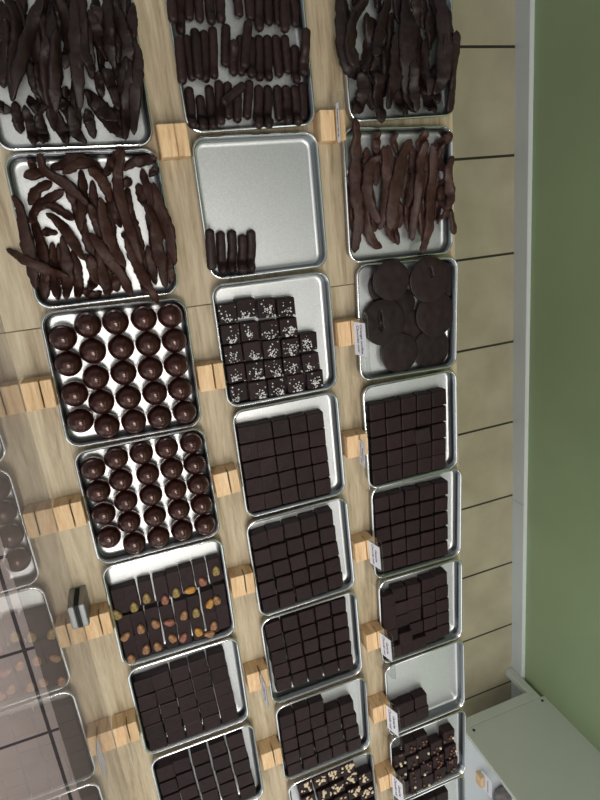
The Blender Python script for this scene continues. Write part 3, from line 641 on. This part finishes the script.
# ------------------------------------------------------------------ coated discs
def disc_mesh(seed, r, h, slit):
    rings = [0] + [0.05 * i for i in range(1, 20)] + [.985]; ns = 120; v = [(0, 0, h)]; f = []
    prof = [(q * r, h) for q in rings[1:]] + [(r, h * 0.72), (r * 1.0, h * 0.35), (r * 0.985, h * 0.08), (r * 0.95, 0)]
    for ri, (q, z) in enumerate(prof):
        for k in range(ns):
            a = 2 * math.pi * k / ns; e = 1 + 0.03 * noise.noise(Vector((math.cos(a), math.sin(a), seed * 2.3)) * 1.4)
            x, y = q * e * math.cos(a), q * e * math.sin(a)
            zz = z
            if ri < 20:
                zz += 0.0007 * noise.noise(Vector((x * 70, y * 70, seed * 5))) - 0.0011 * (q / r) ** 6
                if slit:
                    sx, sy, ang, ln = slit; c, s = math.cos(ang), math.sin(ang); u = (x - sx) * c + (y - sy) * s; w = -(x - sx) * s + (y - sy) * c
                    if abs(u) < ln: zz -= 0.0062 * math.exp(-(w / (0.0021 + 0.0006 * math.sin(u * 420))) ** 2) * (1 - (u / ln) ** 4)
            v.append((x, y, zz))
    for k in range(ns): f.append((0, 1 + k, 1 + (k + 1) % ns))
    for i in range(len(prof) - 1):
        for k in range(ns):
            a, b_ = 1 + i * ns + k, 1 + i * ns + (k + 1) % ns; f.append((a, a + ns, b_ + ns, b_))
    f.append(tuple(1 + (len(prof) - 1) * ns + k for k in range(ns)))
    return mesh('coated_disc', v, f, M['disc'], True)
H = Heap('c3')
DISCS = [(185, 160, 100, None, 'chocolate-coated disc at upper left, lowest of the overlapping pair'), (270, 280, 76, None, 'small chocolate-coated disc in the middle, tucked behind the creased disc'),
         (318, 400, 74, None, 'small chocolate-coated disc between the creased disc and the right discs'), (485, 150, 96, None, 'chocolate-coated disc peeping out beneath the slit disc at upper right'),
         (440, 535, 101, None, 'smooth chocolate-coated disc at the lower right of the disc tray'),
         (260, 560, 101, None, 'smooth chocolate-coated disc at the bottom of the disc tray'), (465, 340, 108, None, 'chocolate-coated disc at middle right, below the slit disc'),
         (212, 146, 100, None, 'ridged chocolate-coated disc at the upper left of the disc tray'), (430, 142, 110, (0.002, 0.012, 1.9, 0.009), 'chocolate-coated disc with a short slit at the upper right'),
         (170, 385, 119, (-0.006, 0.003, 1.62, 0.0175), 'topmost chocolate-coated disc with a long dark crease behind the label')]
for i, (x, y, rp, slit, lab) in enumerate(DISCS):
    h = 0.0065; z = 0.012
    for it in range(5):
        c = U(x / 5.714 + 355, y / 5.714 + 255, z + h); e = U((x + rp) / 5.714 + 355, y / 5.714 + 255, z + h); r = (e - c).length
        c = clampin('c3', c, r) if z < 0.012 else c
        z = H.get(c.x, c.y, r * 0.8) if i > 2 else FLOOR
        z = min(z, 0.024)
    c = U(x / 5.714 + 355, y / 5.714 + 255, z + h)
    if i <= 2: c = clampin('c3', c, r)
    o = link('coated_disc', disc_mesh(i, r, h, slit), None, (c.x, c.y, z)); tag(o, lab, 'chocolate', 'coated discs in the right column')
    H.put(c.x, c.y, r * 0.97, z + h)

# ------------------------------------------------------------------ price label stands
BH = 0.030
def block_mesh():
    bm = box_bm(-0.0185, 0.0028, -0.019, 0.019, 0.0004, BH, 0.0006, 1); box_bm(0.0045, 0.0185, -0.019, 0.019, 0.0004, BH, 0.0006, 1, bm=bm)
    box_bm(0.0026, 0.0047, -0.0189, 0.0189, 0.0004, 0.012, bm=bm)
    return from_bm('wooden_base', bm, M['block'])
BLK = block_mesh()
def sheet_mesh(h):
    pts = []; r = 0.008; y0, y1 = -0.070, 0.034
    pts += [(y0, 0), (y1, 0)]
    for cx, a0 in ((y1 - r, 0), (y0 + r, 90)):
        for k in range(6):
            a = math.radians(a0 + 18 * k); pts.append((cx + r * math.cos(a), h - r + r * math.sin(a)))
    return pts
def stand(px, py, lean, label, text=None, h=0.052, lab_y=(-0.037, 0.019), lab_z=(0.002, 0.031)):
    p = U(px, py, BH)
    o = empty('price_label_stand', (p.x, p.y, 0.0), random.uniform(-0.03, 0.03), label, 'label stand', 'wooden price label stands')
    link('wooden_base', BLK, o)
    pts = sheet_mesh(h); n = len(pts)
    sh = link('acrylic_sheet', mesh('acrylic_sheet', [(0, a, b_) for a, b_ in pts], [tuple(range(n))], M['acrylic']), o, (0.00365, 0, 0.014))
    sh.rotation_euler = (0, lean, 0)
    # the cut edge of the sheet shows as a thin pale line
    bm = bmesh.new()
    ring = [bm.verts.new((s * 0.0008, a, b_)) for a, b_ in pts[1:] + pts[:1] for s in (-1, 1)]
    for i in range(len(pts) - 1):
        bm.faces.new((ring[2 * i], ring[2 * i + 1], ring[2 * i + 3], ring[2 * i + 2]))
    if px > 320: link('cut_edge', from_bm('cut_edge', bm, M['edge']), sh)
    else: bm.free()
    if text is not None:
        z0, z1 = BH - 0.014 + lab_z[0], BH - 0.014 + lab_z[1]; y0, y1 = lab_y
        bm = box_bm(-0.0011, -0.0009, y0, y1, z0, z1)
        pl = link('paper_label', from_bm('paper_label', bm, M['paper']), o, (0.00365, 0, 0.014)); pl.rotation_euler = (0, lean, 0)
        if text:
            cu = bpy.data.curves.new('printed_text', 'FONT'); cu.body = text; cu.size = 0.0088 if '\n' in text else 0.0075; cu.space_line = 1.15
            cu.align_x = 'CENTER'; cu.align_y = 'CENTER'; cu.offset = 0.00022; cu.extrude = 0.00002
            tmp = bpy.data.objects.new('tmp', cu); C.objects.link(tmp); dg = bpy.context.evaluated_depsgraph_get()
            me = bpy.data.meshes.new_from_object(tmp.evaluated_get(dg)); bpy.data.objects.remove(tmp); bpy.data.curves.remove(cu)
            me.name = 'printed_text'; me.materials.clear(); me.materials.append(M['ink'])
            xs = [v.co.x for v in me.vertices]; wid = max(xs) - min(xs); f = min(1, (y1 - y0) * 0.88 / wid)
            # x -> -Y (reading direction), y -> +Z (up); readable from the customer side (-X)
            me.transform(Matrix(((0, 0, -1, 0), (-f, 0, 0, 0), (0, f, 0, 0), (0, 0, 0, 1))))
            t = link('printed_text', me, pl, (-0.00116, (y0 + y1) / 2, (z0 + z1) / 2))
    return o
T2 = 'Ganache\nChocolat noir'
ST_ = 'wooden block label stand with clear upright sheet'
stand(174, 140, -0.05, 'wooden block label stand at the corner between left top and middle top trays')
stand(211.7, 377.5, 0, 'wooden block label stand between the upper truffles and the salted squares')
stand(227.3, 483.5, 0, 'wooden block label stand between the lower truffles and ring-stamped squares')
stand(243.3, 585.6, 0.0, 'wooden block label stand right beside the pistachio bars tray')
stand(258.5, 681, 0.05, 'wooden block label stand with white label, left of the sixth middle tray', T2)
stand(272.3, 759.3, 0.0, 'wooden block label stand left of the seventh middle tray')
stand(333.3, 125, -0.05, 'wooden block stand with narrow slanting white label, beside the reddish peel strips', 'Orangettes', lab_z=(0.009, 0.019), lab_y=(-0.024, 0.024))
stand(349.3, 333.3, 0.22, 'wooden block stand with white two-line label in front of the coated discs', 'Orange confite\nChocolat noir', lab_y=(-0.034, 0.017))
stand(357.7, 446, -0.05, 'wooden block stand with pale label left of the squares below the discs', T2, lab_z=(0.002, 0.024), lab_y=(-0.030, 0.012))
stand(365, 550.7, 0.24, 'wooden block stand with white label left of the fifth right tray', T2, lab_y=(-0.026, 0.019))
stand(376, 641, 0.28, 'wooden block stand with white label left of the jumbled dark squares', T2, lab_y=(-0.030, 0.018))
stand(382, 713.4, 0.34, 'wooden block stand with white label left of the six remaining squares', T2, lab_y=(-0.039, 0.019))
stand(388, 782, 0.34, 'lowest wooden block stand with white label, left of the pearl-dotted bars', T2, lab_y=(-0.039, 0.019))
LX = -0.2290
for px, py, lab, tx in ((37.8, 395.8, 'wooden block stand by the glass, left of the upper truffles', ''), (68.6, 517, 'wooden block stand by the glass, left of the lower truffles', ''),
                        (97, 626.7, 'wooden block stand by the glass, just below the steel clamp', ''), (126.7, 734.7, 'lowest wooden block stand by the glass, left of dark squares', '')):
    o = stand(px, py, 0.0, lab, tx if py > 700 else None); o.location.x = LX

# ------------------------------------------------------------------ white floor-standing display unit by the wall
PX0, PX1, PY, PZ = 0.92, 1.318, -1.90, FZ + 0.143
un = empty('display_unit', (1.1, -2.6, FZ), 0, 'white floor-standing display unit with plain side panel against the green wall', 'display unit')
def up(name, x0, x1, y0, y1, z0, z1, mat, bev=0.002):
    return link(name, from_bm(name, box_bm(x0 - 1.1, x1 - 1.1, y0 + 2.6, y1 + 2.6, z0 - FZ, z1 - FZ, bev, 1), mat), un)
pn = up('side_panel', PX0, PX1 + 0.02, PY - 0.020, PY, PZ + 0.045, FZ + 1.05, M['white'])
up('bottom_rail', PX0, PX1 - 0.02, PY - 0.034, PY + 0.0005, PZ, PZ + 0.044, M['white'])
for x in (PX0 + 0.015, PX1 - 0.015): up('leg', x - 0.017, x + 0.017, PY - 0.036, PY + 0.001, FZ, PZ + 0.045, M['white'])
for x in (PX0 + 0.015, PX1 - 0.015): up('leg', x - 0.020, x + 0.020, -3.336, -3.30, FZ, PZ + 0.045, M['white'])
up('side_panel', PX0, PX1 + 0.02, -3.32, -3.30, PZ, FZ + 1.05, M['white'])
up('deck', PX0, PX1 + 0.02, -3.30, PY - 0.036, PZ + 0.02, PZ + 0.045, M['deck'])
up('back_panel', PX1 + 0.006, PX1 + 0.020, -3.30, PY - 0.021, PZ + 0.046, FZ + 1.05, M['white'])
for x, z in ((PX1 - 0.008, PZ + 0.065), (PX0 + 0.035, PZ + 0.065)):
    bm = bmesh.new(); bmesh.ops.create_cone(bm, cap_ends=True, segments=16, radius1=0.006, radius2=0.005, depth=0.003, matrix=Matrix.Translation((x - 1.1, PY + 2.6 + 0.001, z - FZ)) @ Matrix.Rotation(math.pi / 2, 4, 'X'))
    link('screw_cap', from_bm('screw_cap', bm, M['fitting']), pn)
DZ = PZ + 0.045
def ud(px, py, z): return U(px, py, z)
p = ud(477.5, 776, DZ)
s = empty('price_label_stand', (p.x, p.y, DZ), 0.0, 'label stand with white card on the deck of the white display unit', 'label stand', 'wooden price label stands')
link('wooden_base', from_bm('wooden_base', box_bm(-0.009, 0.009, -0.030, 0.030, 0.0004, 0.035, 0.001, 1), M['block']), s)
c_ = link('paper_label', from_bm('paper_label', box_bm(-0.0005, 0.0005, -0.050, 0.050, 0, 0.060), M['paper']), s, (0.0110, -0.005, 0.014)); c_.rotation_euler = (0, 0.12, 0)
link('printed_text', from_bm('printed_text', box_bm(-0.0008, -0.0006, -0.040, 0.03, 0.036, 0.039), M['ink']), c_)
def packet(px, py, w, d, h, lab, seed):
    p = ud(px, py, DZ); bm = bmesh.new(); bmesh.ops.create_icosphere(bm, subdivisions=3, radius=1)
    for v in bm.verts:
        f = 1 + 0.25 * noise.noise(v.co * 2 + Vector((seed, 0, 0))); q = v.co
        v.co = Vector((math.copysign(abs(q.x) ** 0.6, q.x) * w * f, math.copysign(abs(q.y) ** 0.6, q.y) * d * f, (q.z + 1) * h / 2 * f))
    zmin = min(v.co.z for v in bm.verts)
    for v in bm.verts: v.co.z -= zmin
    tag(link('chocolate_packet', from_bm('chocolate_packet', bm, M['bag'], True), None, (p.x, p.y, DZ + 0.0005)), lab, 'packet', 'packets in the white display unit')
packet(499, 792, 0.045, 0.05, 0.05, 'grey packet beside the label card on the white display unit deck', 1)
packet(494, 816, 0.07, 0.07, 0.05, 'lowest grey packet on the white display unit deck, at photo edge', 4)

# ------------------------------------------------------------------ light
def area(name, loc, size, power, col=(1, 1, 1), rot=(0, 0, 0)):
    l = bpy.data.lights.new(name, 'AREA'); l.shape = 'RECTANGLE'; l.size, l.size_y = size; l.energy = power; l.color = col
    o = bpy.data.objects.new(name, l); C.objects.link(o); o.location = loc; o.rotation_euler = rot; return o
area('ceiling_panel_lamp', (-0.95, -1.7, 1.72), (2.0, 4.6), 22, (1.0, 0.99, 0.98))
area('aisle_strip_fill', (0.90, -1.6, 1.72), (0.30, 3.6), 4.5, (1.0, 0.99, 0.97))  # added fill, no known fixture: lifts the skirting top and wall side
area('far_aisle_fill', (0.75, -4.3, 1.70), (0.8, 0.9), 14, (1.0, 0.99, 0.97), (math.radians(20), 0, 0))  # extra fill added to brighten the right aisle, clear of the tray reflections
for x, y in ((-0.30, -0.20), (-0.05, -0.28), (-0.20, -0.62), (0.02, -0.85)):
    area('ceiling_spot_lamp', (x, y, 1.66), (0.20, 0.20), 2.9, (1.0, 0.94, 0.86))
area('shop_window_light', (-2.4, -2.2, 0.9), (1.8, 2.2), 14, (0.90, 0.96, 1.0), (0, -math.radians(80), 0))
w = bpy.data.worlds.new('world'); SC.world = w; w.use_nodes = True
w.node_tree.nodes['Background'].inputs[0].default_value = (0.80, 0.86, 0.92, 1); w.node_tree.nodes['Background'].inputs[1].default_value = 0.35
SC.view_settings.view_transform = 'Standard'; SC.view_settings.look = 'None'; SC.view_settings.exposure = 0.15
SC.cycles.max_bounces = 10; SC.cycles.transparent_max_bounces = 16; SC.cycles.glossy_bounces = 5

for o in list(C.objects):
    if o.parent is None: o.location.z += Z0
# keep textures anchored to the lifted floor: tile pattern uses x and y only
